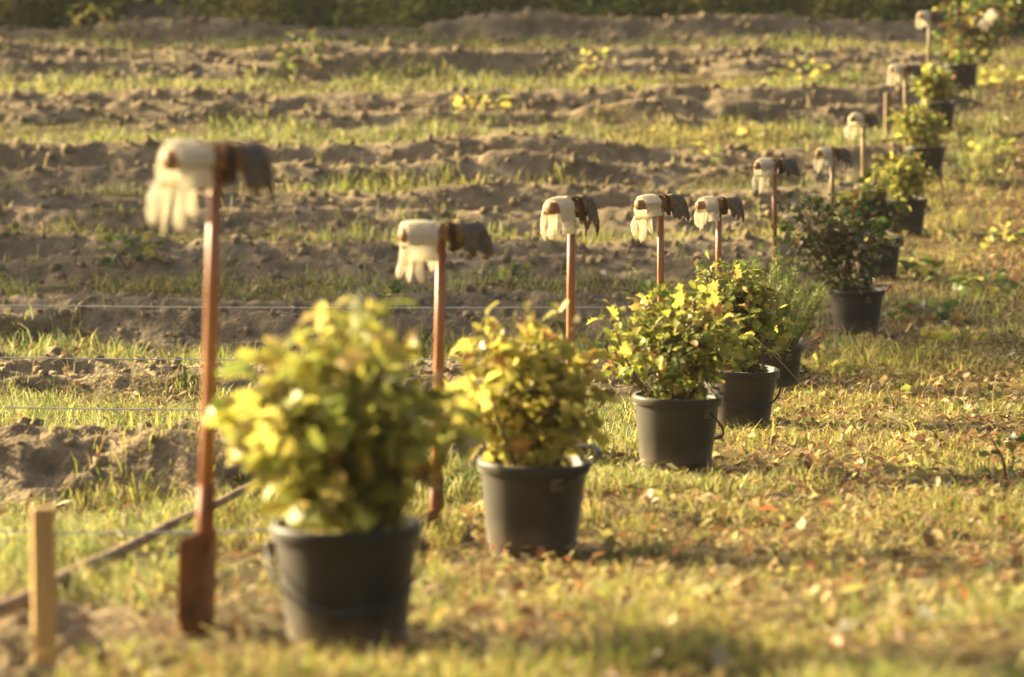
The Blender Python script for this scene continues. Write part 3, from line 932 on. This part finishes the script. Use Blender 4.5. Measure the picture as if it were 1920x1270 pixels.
# ------------------------------------------------------------------ buckets and their seedlings
BL = ['dark shaded bucket at the front, nearest of the row and out of focus',
      'olive black bucket with pale sunlit left side, second of the row',
      'olive bucket in sharp focus with its bail hanging on the right',
      'olive bucket half hidden behind the sharp third bucket',
      'dark bucket behind the fourth, holding the fine green pine seedlings',
      'dark bucket standing clear on shaded grass, under the dark green seedlings',
      'black bucket with its bail standing up, behind the dark green seedlings',
      'brown black bucket under the yellow seedlings on reddish litter',
      'bucket in deep shade, ninth of the row, mostly hidden by leaves',
      'small far bucket second from the far end of the row',
      'farthest bucket, dark, under the shaded bush with the pale glove']
#        mat, bail yaw, bail tilt
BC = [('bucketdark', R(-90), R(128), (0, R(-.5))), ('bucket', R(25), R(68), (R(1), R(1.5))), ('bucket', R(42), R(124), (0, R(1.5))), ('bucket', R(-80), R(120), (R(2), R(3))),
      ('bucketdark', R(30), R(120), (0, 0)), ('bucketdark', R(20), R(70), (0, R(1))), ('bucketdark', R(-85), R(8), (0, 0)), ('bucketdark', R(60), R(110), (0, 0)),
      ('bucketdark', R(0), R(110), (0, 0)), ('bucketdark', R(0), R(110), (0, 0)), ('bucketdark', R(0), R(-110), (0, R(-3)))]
BPOS = []
for i, (x, y) in enumerate(POT):
    g = P(x, y - 6, depth[i])
    loc = Vector((g.x, g.y, hz(g.x, g.y) - .008))
    BPOS.append(loc)
    mat, by, bt, tl = BC[i]
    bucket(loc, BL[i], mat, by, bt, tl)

#            W    H    n   kind     lean          size
SEED = [(.44, .41, 266, 'yellow', (-.02, 0), .066, 'big yellow green oak seedlings in the nearest bucket, out of focus'),
        (.42, .41, 268, 'gold', (-.03, 0), .052, 'golden yellow oak seedlings in the second bucket'),
        (.54, .37, 266, 'mixed', (-.01, 0), .047, 'sharp yellow green oak seedlings in the third bucket'),
        (.38, .45, 230, 'mixed', (-.03, 0), .054, 'oak seedlings in the fourth bucket, tops lit yellow'),
        None,
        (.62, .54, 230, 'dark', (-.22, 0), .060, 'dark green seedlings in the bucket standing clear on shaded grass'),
        (.40, .34, 130, 'green', (-.08, 0), .060, 'seedlings behind the dark green ones, in the bucket with raised bail'),
        (.38, .32, 160, 'yellow', (-.02, 0), .060, 'bright yellow seedlings in the brown black bucket on reddish litter'),
        (.38, .31, 130, 'yellow', (-.10, 0), .06, 'yellow seedlings of the ninth bucket, right of a pale spade'),
        (.34, .28, 100, 'mixed', (-.06, 0), .06, 'yellowish seedlings in the second farthest bucket'),
        (.80, .66, 240, 'green', (.20, 0), .075, 'dark bushy seedlings in the farthest bucket at the top corner')]
for i, sd in enumerate(SEED):
    if sd is None: continue
    W, H, n, kind, lean, size, lab = sd
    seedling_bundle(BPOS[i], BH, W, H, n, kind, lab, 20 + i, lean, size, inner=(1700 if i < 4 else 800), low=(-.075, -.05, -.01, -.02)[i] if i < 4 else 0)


def pine_bundle(origin, rimz, W, H, label, seed):
    rr = random.Random(seed)
    root = empty('pine_seedling_bundle', origin, label, 'seedlings', 'seedling bundles in the bucket row')
    mb = MB(); mb.lathe([(.0, .0), (.05, .002), (.10, -.008), (.132, -.012)], 18)
    link('root_soil', mb.mesh('root_soil', M['rootsoil']), root, (0, 0, rimz - .045))
    for k in range(32):
        a = rr.uniform(0, 2 * math.pi); rad = rr.random() ** .6
        p0 = Vector((math.cos(a) * .09 * rad, math.sin(a) * .09 * rad, rimz - .05))
        p1 = Vector((math.cos(a) * W * .5 * rad, math.sin(a) * W * .5 * rad, rimz + H * rr.uniform(.55, 1.0) * (1.05 - .35 * rad)))
        pts = [p0.lerp(p1, t / 6) + Vector((rr.uniform(-.004, .004), rr.uniform(-.004, .004), 0)) for t in range(7)]
        b = MB(); b.tube(pts, [.004 * (1 - .6 * t / 6) for t in range(7)], 5)
        st = link('shoot', b.mesh('shoot', M['twig']), root)
        V, F, C = [], [], []
        for j in range(230):
            t = rr.uniform(.12, 1.0)
            p = p0.lerp(p1, t)
            d = Vector((rr.gauss(0, 1), rr.gauss(0, 1), rr.gauss(.9, .6))).normalized()
            ln = rr.uniform(.035, .065); sd_ = d.cross(Vector((rr.gauss(0, 1), rr.gauss(0, 1), rr.gauss(0, 1)))).normalized() * .0022
            n0 = len(V); V += [p - sd_, p + sd_, p + d * ln]; F.append((n0, n0 + 1, n0 + 2))
            c = rr.choice([(.13, .19, .035), (.20, .27, .06), (.28, .33, .08), (.36, .36, .11)]); C += [c] * 3
        o = link('needles', mesh_big('needles', np.array([tuple(v) for v in V]), None, np.array(F), M['needle'], np.array(C), False), st)
        o['kind'] = 'stuff'
    return root


pine_bundle(BPOS[4], BH, .52, .50, 'fine green pine seedlings in the fifth bucket', 5)

# ------------------------------------------------------------------ stakes, pole, sticks, strings
def stake(px, py_top, py_bot, d, wpx, label, mat='pine', yaw=.3, tilt=0.0, depth_ratio=.8):
    B = P(px, py_bot, d)
    B.z = hz(B.x, B.y)
    T = P(px, py_top, d)
    h = T.z - B.z
    wd = wpx * d / FPX / (math.cos(yaw) + depth_ratio * math.sin(abs(yaw)))
    b = MB()
    a, c, k = wd / 2, wd * depth_ratio / 2, wd * .07
    ring = [(-a + k, -c), (a - k, -c), (a, -c + k), (a, c - k), (a - k, c), (-a + k, c), (-a, c - k), (-a, -c + k)]
    v, f = [], []
    for z, s in ((-.12, .7), (-.02, 1), (h * .5, 1.0), (h - .006, .995), (h, .90)):
        v += [(x * s, y * s, z) for x, y in ring]
    for i in range(4):
        for q in range(8): f.append([i * 8 + q, i * 8 + (q + 1) % 8, (i + 1) * 8 + (q + 1) % 8, (i + 1) * 8 + q])
    f.append(list(range(32, 40)))
    b.add(v, f)
    o = link('wooden_stake', b.mesh('wooden_stake', M[mat], False), None, B)
    o.rotation_euler = (0, tilt, yaw)
    return tag(o, label, 'stake')


stake(84, 947, 1235, 7.75, 50, 'short square pine stake in the near corner, out of focus', yaw=.22)
stake(1664, 174, 250, 32.6, 13, 'far grey brown board stake beside the ninth spade', 'pole', .2)


def stick(name, pts, r0, r1, mat, label, cat, n=7):
    b = MB(); m = len(pts)
    b.tube(pts, [r0 + (r1 - r0) * i / (m - 1) for i in range(m)], n)
    return tag(link(name, b.mesh(name, M[mat])), label, cat)


def ground_pts(pix, lift=0.015, wob=.006):
    out = []
    for k, (x, y, d) in enumerate(pix):
        p = P(x, y, d); out.append(p)
    return out


pole, pd = [], []
for k in range(13):          # lies on the ground: depth where each point of its line meets the turf
    t = k / 12
    x, y = -70 + 570 * t, 1178 - 281 * t
    dd = np.arange(7.5, 14, .05); q = np.array([tuple(P(x, y, float(d))) for d in dd])
    hit = q[:, 2] < base(q[:, 1]) + field(q[:, 0], q[:, 1])[0] + .05
    pd.append(float(dd[np.argmax(hit)]) if hit.any() else 10.0)
fit = np.polyfit(np.arange(13) / 12, pd, 1)
print('pole depth', [round(float(q), 1) for q in pd], fit)
for k in range(13):
    t = k / 12
    p = P(-70 + 570 * t, 1178 - 281 * t, float(np.polyval(fit, t)) - .1)
    p.z += .003 * math.sin(k * 1.7)
    pole.append(p)
stick('wooden_pole', pole, .019, .012, 'pole', 'long thin pole slanting up behind the nearest spade', 'pole')
a = P(1408, 628, depth[3] - .25); b_ = P(1508, 728, depth[3] - .2)
stick('straw_stalk', [a.lerp(b_, t / 6) + Vector((0, 0, .012 * math.sin(t / 6 * 3.1))) for t in range(7)], .0022, .0012, 'straw', 'thin pale stalk slanting across the fourth bucket', 'stalk', 5)
for (x0, y0, x1, y1, dd, lab) in ((1764, 312, 1771, 386, depth[7] - .2, 'thin pale stick standing right of the brown black bucket'),
                                  (826, 838, 872, 822, depth[1] + .6, 'short broken stick lying left of the second bucket\'s rim'),
                                  (1072, 792, 1136, 752, depth[1] + .5, 'dark stick poking out right of the golden seedlings')):
    a = P(x0, y0, dd); b_ = P(x1, y1, dd + .1)
    stick('dry_stick', [a.lerp(b_, t / 5) + Vector((random.uniform(-.003, .003), 0, random.uniform(-.003, .003))) for t in range(6)], .0055, .004, 'pole' if x0 > 1700 else 'twig', lab, 'stick', 6)

for (py, d, x_end, lab) in ((990, 10.2, 560, 'white planting string lowest of the four, by the nearest spade'), (762, 14.6, 905, 'white planting string above the bright near grass strip'), (669, 17.6, 950, 'white planting string running behind the golden seedlings'), (572, 20.6, 1195, 'white planting string highest of the four')):
    a = P(-260, py - 3, d); b_ = P(x_end, py + 4, d)
    pts = [a.lerp(b_, t / 16) - Vector((0, 0, .012 * math.sin(math.pi * t / 16))) for t in range(17)]
    stick('string_line', pts, .003, .003, 'string', lab, 'string', 5)
    pg = P(x_end, py, d)
    gzv = hz(pg.x, pg.y + .012)
    b = MB(); b.tube([(0, 0, -.1), (0, 0, pg.z - gzv), (0, 0, pg.z - gzv + .05)], [.008, .012, .011], 8)
    tag(link('peg', b.mesh('peg', M['pole']), None, (pg.x, pg.y + .012, gzv)), {990: 'wooden peg holding the lowest string, behind the nearest seedlings', 762: 'wooden peg holding the string over the near grass strip', 669: 'wooden peg holding the string behind the golden seedlings', 572: 'wooden peg holding the highest string'}[py], 'peg', 'string pegs')

# pale glove caught in the far seedlings
fr = Matrix.Translation(P(1862, 28, depth[10] - .50)) @ Matrix.Rotation(R(25), 4, 'Z') @ Matrix.Rotation(R(35), 4, 'Y')
gm = make_glove(33, 'cream', 'cream', .6, .045)
add_glove(fr, 0, gm, False, 'cream_work_glove', 'cream work glove hanging in the dark bush of the farthest bucket', None)

# ------------------------------------------------------------------ weeds, dry stems, fallen leaves
def weed(px, py, d, W, H, n, kind, label, seed, size=.05):
    rr = random.Random(seed)
    B = P(px, py, d); B.z = hz(B.x, B.y)
    root = empty('weed_plant', B, label, 'weed', 'weeds on the ploughed field')
    for k in range(4):
        a = rr.uniform(0, 6.28)
        tip = Vector((math.cos(a) * W * .3, math.sin(a) * W * .3, H * rr.uniform(.7, 1)))
        b = MB(); b.tube([Vector((0, 0, -.02)), tip * .5 + Vector((.01, 0, .01)), tip], [.004, .003, .0015], 5)
        link('stem', b.mesh('stem', M['twig']), root)
    for i in range(n):
        t = rr.random() ** .7
        a = rr.uniform(0, 6.28); r = W * .5 * math.sqrt(rr.random()) * (1 - .4 * t)
        o = link('leaf', rr.choice(LEAF[kind]), root, (math.cos(a) * r, math.sin(a) * r, H * t))
        o.rotation_mode = 'QUATERNION'
        o.rotation_quaternion = orient(Vector((math.cos(a), math.sin(a), rr.uniform(-.3, .8))), Vector((rr.gauss(0, .4), rr.gauss(0, .4), 1)), rr.gauss(0, .5))
        s = size * rr.uniform(.7, 1.3); o.scale = (s, s, s)


def dof_ground(px, py): return ground_at(px, py)[1]


WEEDS = [(240, 525, .5, .22, 40, 'green', 'olive weed clump on the ridge left of the nearest spade'), (170, 78, .55, .35, 36, 'yellow', 'yellow bush on the far soil at the upper left'),
         (565, 148, .45, .40, 34, 'green', 'tall pale green weed on the far rows above the nearest glove'), (905, 225, .6, .2, 34, 'yellow', 'low yellow weed patch in the far middle rows'),
         (1425, 262, .3, .16, 12, 'yellow', 'small bright yellow weed on the rows above the fifth spade'), (1330, 345, .25, .2, 12, 'yellow', 'yellow sprout beside the fifth spade\'s glove'),
         (1110, 150, .3, .3, 16, 'yellow', 'slim yellow weed on the far rows above the third spade'), (1500, 155, .6, .2, 30, 'yellow', 'yellow weed patch near the far end of the spade row'),
         (1240, 215, .4, .15, 16, 'yellow', 'yellow weed above the fourth spade'), (950, 560, .4, .16, 22, 'green', 'green weed tuft on the ridge left of the third spade'),
         (690, 640, .6, .18, 26, 'dark', 'dark green weed in the furrow above the nearest seedlings'), (1676, 775, .10, .12, 5, 'yellow', 'single yellow leaved sprout in the grass right of the fifth bucket'),
         (1775, 780, .18, .10, 10, 'yellow', 'small yellow sprout in the grass near the picture\'s edge'), (1890, 910, .22, .16, 22, 'dark', 'dark green weed at the picture\'s edge'),
         (1735, 600, .5, .13, 34, 'green', 'low green weed patch on the shaded grass right of the sixth bucket'), (1850, 560, .5, .14, 34, 'green', 'broad green weed patch in shade near the right edge'), (1800, 655, .45, .11, 28, 'mixed', 'low weed patch nearest the sunlit grass at mid right'),
         (1890, 470, .4, .16, 24, 'mixed', 'yellow green weed on the litter bank near the right edge'), (1720, 520, .3, .12, 18, 'green', 'small green weed just right of the raised bail'), (1540, 705, .3, .08, 14, 'yellow', 'flat yellow weed in the grass right of the fifth bucket'),
         (1860, 300, .5, .14, 24, 'yellow', 'yellow weed on the leaf litter bank at upper right'), (1880, 160, .5, .18, 28, 'yellow', 'yellow weed below the dark bushy corner')]
for k, (x, y, W, H, n, kind, lab) in enumerate(WEEDS):
    weed(x, y, dof_ground(x, y), W, H, int(n * 1.4) if k < 11 or k > 13 else n, kind, lab, 300 + k, .075 if k < 11 or k > 13 else .045)

# dry bent stems on the near left strip and round the buckets
k = 0
for (x, y, n, hh, where) in ((100, 745, 3, .12, 'at the left edge below the strings'), (270, 760, 4, .14, 'left of the nearest spade shaft'), (375, 745, 3, .11, 'beside the nearest spade shaft'), (1040, 1052, 4, .05, 'at the foot of the second bucket'),
                             (1660, 760, 4, .12, 'right of the fifth bucket'), (1830, 770, 4, .14, 'near the right edge of the picture'), (1750, 790, 3, .12, 'between the fifth bucket and the right edge'), (1290, 890, 4, .05, 'at the foot of the third bucket'), (900, 1040, 2, .05, 'left of the second bucket')):
    for j in range(n):
        rr = random.Random(700 + k); k += 1
        g, d = ground_at(x + rr.uniform(-60, 60), y + rr.uniform(-10, 14))
        z = hz(g.x, g.y)
        a = rr.uniform(-1, 1); H = hh * rr.uniform(.8, 1.6)
        pts = [Vector((g.x + a * H * (t / 6) ** 2 * .7, g.y + rr.uniform(-.004, .004), z - .01 + H * math.sin(t / 6 * 2.0))) for t in range(7)]
        b = MB(); b.tube(pts, [.0022] * 4 + [.0018, .0015, .001], 5)
        tag(link('grass_straw', b.mesh('grass_straw', M['straw'])), 'thin pale bent straw rising over the turf ' + where, 'straw', 'single bent straws')

FCOL = {'tan': (.55, .40, .20), 'orange': (.50, .22, .07), 'dark brown': (.20, .085, .035), 'yellow': (.58, .46, .10)}
FL = {}
for c, rgb in FCOL.items():
    m_ = leafy('fallen_leaf_' + c.replace(' ', '_'), [(0, tuple(v * .7 for v in rgb)), (1, tuple(min(1, v * 1.25) for v in rgb))], trans=.3)
    FL[c] = [oak_leaf_mesh('fallen_leaf', 1.0, m_, cu, 60 + q) for q, cu in enumerate((.3, -.4, .5))]
for k in range(64):
    rr = random.Random(900 + k)
    for tr in range(50):
        px, py = rr.uniform(760, 1915), rr.uniform(560, 1262)
        if px > 900 + (1180 - py) * .75 or py > 1100: break
    g, d = ground_at(px, py)
    c = rr.choice(['tan', 'tan', 'tan', 'orange', 'dark brown', 'dark brown', 'dark brown', 'yellow', 'yellow', 'yellow'])
    o = link('fallen_leaf', FL[c][k % 3], None, (g.x, g.y, hz(g.x, g.y) + .03))
    o.rotation_euler = (rr.gauss(0, .6), rr.gauss(0, .6), rr.uniform(0, 6.28))
    s = rr.uniform(.03, .055); o.scale = (s, s, s)
    nb = min(range(11), key=lambda q: abs(BPOS[q].y - g.y))
    gap = g.x - BPOS[nb].x
    far = 'close beside' if abs(gap) < .6 else ('a little right of' if gap < 1.3 else 'well right of') if gap > 0 else 'left of'
    tag(o, '%s curled fallen leaf in the grass %s the %s bucket' % (c, far, ('nearest', 'second', 'third', 'fourth', 'fifth', 'sixth', 'seventh', 'eighth', 'ninth', 'tenth', 'farthest')[nb]), 'fallen leaf', 'fallen leaves beside the buckets')

# ------------------------------------------------------------------ forest edge and the trees that shade the clearing
def leaf_cloud(n, fn, size, pal, seed):
    r = np.random.default_rng(seed)
    C = np.array([fn(r) for _ in range(n)]) if not callable(getattr(fn, 'bulk', None)) else fn.bulk(r, n)
    a = r.random(n) * 2 * np.pi; t = r.normal(0, .6, n); tw = r.normal(0, .7, n)
    L = size * (.6 + .8 * r.random(n)); W = L * .55
    d = np.stack([np.cos(a) * np.cos(t), np.sin(a) * np.cos(t), np.sin(t)], 1)
    s = np.stack([-np.sin(a) * np.cos(tw), np.cos(a) * np.cos(tw), np.sin(tw)], 1)
    V = np.stack([C - d * L[:, None] * .5, C - s * W[:, None] * .5, C + d * L[:, None] * .5, C + s * W[:, None] * .5], 1).reshape(-1, 3)
    i = np.arange(n) * 4
    k = r.choice(len(pal), n); col = np.array(pal)[k] * (.7 + .6 * r.random((n, 1)))
    return V, np.stack([i, i + 1, i + 2, i + 3], 1), np.repeat(col, 4, 0)


def crown_points(r, n, rx, rz, zc, lobes, seed):
    rr = np.random.default_rng(seed)
    lc = rr.normal(0, 1, (lobes, 3)); lc /= np.linalg.norm(lc, axis=1)[:, None]
    lc *= (.35 + .5 * rr.random((lobes, 1)))
    lr = .28 + .22 * rr.random(lobes)
    k = r.choice(lobes, n)
    d = r.normal(0, 1, (n, 3)); d /= np.linalg.norm(d, axis=1)[:, None]
    p = lc[k] + d * (lr[k] * r.random(n) ** .4)[:, None]
    return p * np.array([rx, rx, rz]) + np.array([0, 0, zc]), lc * np.array([rx, rx, rz]) + np.array([0, 0, zc])


def tree_meshes(seed, H, rx, rz, zc, n, size, pal):
    r = np.random.default_rng(seed)
    pts, lobes = crown_points(r, n, rx, rz, zc, 26, seed + 1)
    class F: pass
    f = lambda q: None
    a = r.random(n) * 2 * np.pi; t = r.normal(0, .6, n); tw = r.normal(0, .7, n)
    L = size * (.6 + .8 * r.random(n)); W = L * .6
    d = np.stack([np.cos(a) * np.cos(t), np.sin(a) * np.cos(t), np.sin(t)], 1)
    s = np.stack([-np.sin(a) * np.cos(tw), np.cos(a) * np.cos(tw), np.sin(tw)], 1)
    V = np.stack([pts - d * L[:, None] * .5, pts - s * W[:, None] * .5, pts + d * L[:, None] * .5, pts + s * W[:, None] * .5], 1).reshape(-1, 3)
    i = np.arange(n) * 4
    col = np.array(pal)[r.choice(len(pal), n)] * (.7 + .6 * r.random((n, 1)))
    crown = mesh_big('tree_crown', V, np.stack([i, i + 1, i + 2, i + 3], 1), None, M['foliage'], np.repeat(col, 4, 0), False)
    b = MB()
    b.tube([(0, 0, -.3), (.02, 0, .1), (.05, .03, H * .35), (.0, .06, H * .7), (.03, 0, H * .95)], [.21, .16, .13, .08, .02], 10)
    for q in lobes[:16]:
        st = Vector((.03, .03, max(1.2, q[2] * .6))); en = Vector(q)
        b.tube([st, st.lerp(en, .5) + Vector((0, 0, .15)), en], [.05, .035, .01], 6)
    return b.mesh('tree_trunk', M['bark']), crown


PAL = [(.06, .09, .02), (.10, .13, .03), (.16, .18, .04), (.26, .24, .05), (.05, .07, .02)]
TREES = [tree_meshes(400 + k, *a, PAL) for k, a in enumerate(((8.5, 2.3, 2.6, 5.2, 2700, .24), (11, 2.8, 3.6, 6.6, 6500, .26)))]
tan_el = math.tan(SUN_EL)


def shade_tree(tx, ty, Ldist, kind, scale, label, group, rot=0.0):
    """a tree standing up-sun of the patch of ground it shades"""
    x = tx - math.cos(SUN_BACK) * Ldist; y = ty + math.sin(SUN_BACK) * Ldist
    z = float(base(y))
    root = empty('forest_tree', (x, y, z), label, 'tree', group)
    root.scale = (scale, scale, scale); root.rotation_euler = (0, 0, rot)
    t, c = TREES[kind]
    link('trunk', t, root); link('crown', c, root)


shade_tree(-1.0, 24.2, 13.8, 0, 1.0, 'young broadleaf tree beside the clearing, outside the picture', 'trees round the clearing')
shade_tree(2.3, 20.9, 17.0, 0, 1.0, 'broadleaf tree beside the clearing whose shade crosses the bucket row', 'trees round the clearing', 2.2)
shade_tree(-3.2, 28.6, 15.0, 0, .85, 'small broadleaf tree beside the clearing, outside the picture', 'trees round the clearing', 1.4)
for k in range(5):
    tx = -14 + k * 7.0
    shade_tree(tx, 43.0 + (k % 3) * .9, 17 + (k % 2) * 2.5, 1, .92 + .12 * (k % 3), ('tall broadleaf forest tree behind the clearing at the far left', 'tall broadleaf forest tree behind the clearing left of its middle', 'tall broadleaf forest tree behind the middle of the clearing', 'tall broadleaf forest tree behind the far end of the rows', 'tall broadleaf forest tree behind the far end of the spade row')[k], 'trees behind the clearing', k * 1.1)


def build_undergrowth():
    r = np.random.default_rng(5)
    n = 70000
    y = 41.0 + 4.2 * r.random(n) ** 1.1
    x = (r.random(n) * 2 - 1) * 9.5
    top = .35 + .75 * fbm(x * .8, y * .8, 91, 3) + (y - 41.0) * .18
    top *= sstep(.34, .6, fbm(x * 1.3, y * 1.3, 92, 2) + .14 * (y - 41.0))
    z = base(y) + top * r.random(n) ** .6
    a = r.random(n) * 2 * np.pi; t = r.normal(0, .6, n); tw = r.normal(0, .7, n)
    L = .07 * (.6 + .9 * r.random(n)); W = L * .5
    d = np.stack([np.cos(a) * np.cos(t), np.sin(a) * np.cos(t), np.sin(t)], 1)
    s = np.stack([-np.sin(a) * np.cos(tw), np.cos(a) * np.cos(tw), np.sin(tw)], 1)
    c = np.stack([x, y, z], 1)
    V = np.stack([c - d * L[:, None], c - s * W[:, None], c + d * L[:, None], c + s * W[:, None]], 1).reshape(-1, 3)
    i = np.arange(n) * 4
    pal = np.array([(.16, .19, .035), (.25, .28, .05), (.36, .36, .07), (.52, .46, .10), (.28, .23, .08)])
    g = np.clip((fbm(x * 1.5, y * 1.5, 95, 2) * 6 - 1 + r.normal(0, .9, n)).astype(int), 0, 4)
    col = pal[g] * (.7 + .6 * r.random((n, 1)))
    o = link('undergrowth', mesh_big('undergrowth', V, np.stack([i, i + 1, i + 2, i + 3], 1), None, M['foliage'], np.repeat(col, 4, 0), False))
    tag(o, 'dark green undergrowth along the forest edge at the top', 'undergrowth', None, 'stuff')


build_undergrowth()


def build_haze():
    b = MB()
    x0, x1, y0, y1, z0, z1 = -800, 800, -12, 620, -2.5, 24
    b.add([(x0, y0, z0), (x1, y0, z0), (x1, y1, z0), (x0, y1, z0), (x0, y0, z1), (x1, y0, z1), (x1, y1, z1), (x0, y1, z1)],
          [(3, 2, 1, 0), (4, 5, 6, 7), (0, 1, 5, 4), (1, 2, 6, 5), (2, 3, 7, 6), (3, 0, 4, 7)])
    m = bpy.data.materials.new('autumn_haze'); m.use_nodes = True
    nt = m.node_tree
    nt.nodes.remove(nt.nodes['Principled BSDF'])
    v = N(nt, 'ShaderNodeVolumePrincipled')
    v.inputs['Color'].default_value = (.95, .92, .84, 1)
    v.inputs['Density'].default_value = .0004
    v.inputs['Anisotropy'].default_value = .35
    nt.links.new(v.outputs[0], nt.nodes['Material Output'].inputs['Volume'])
    o = link('haze', b.mesh('haze', m, False))
    tag(o, 'thin golden haze hanging over the clearing', 'haze', None, 'stuff')


build_haze()
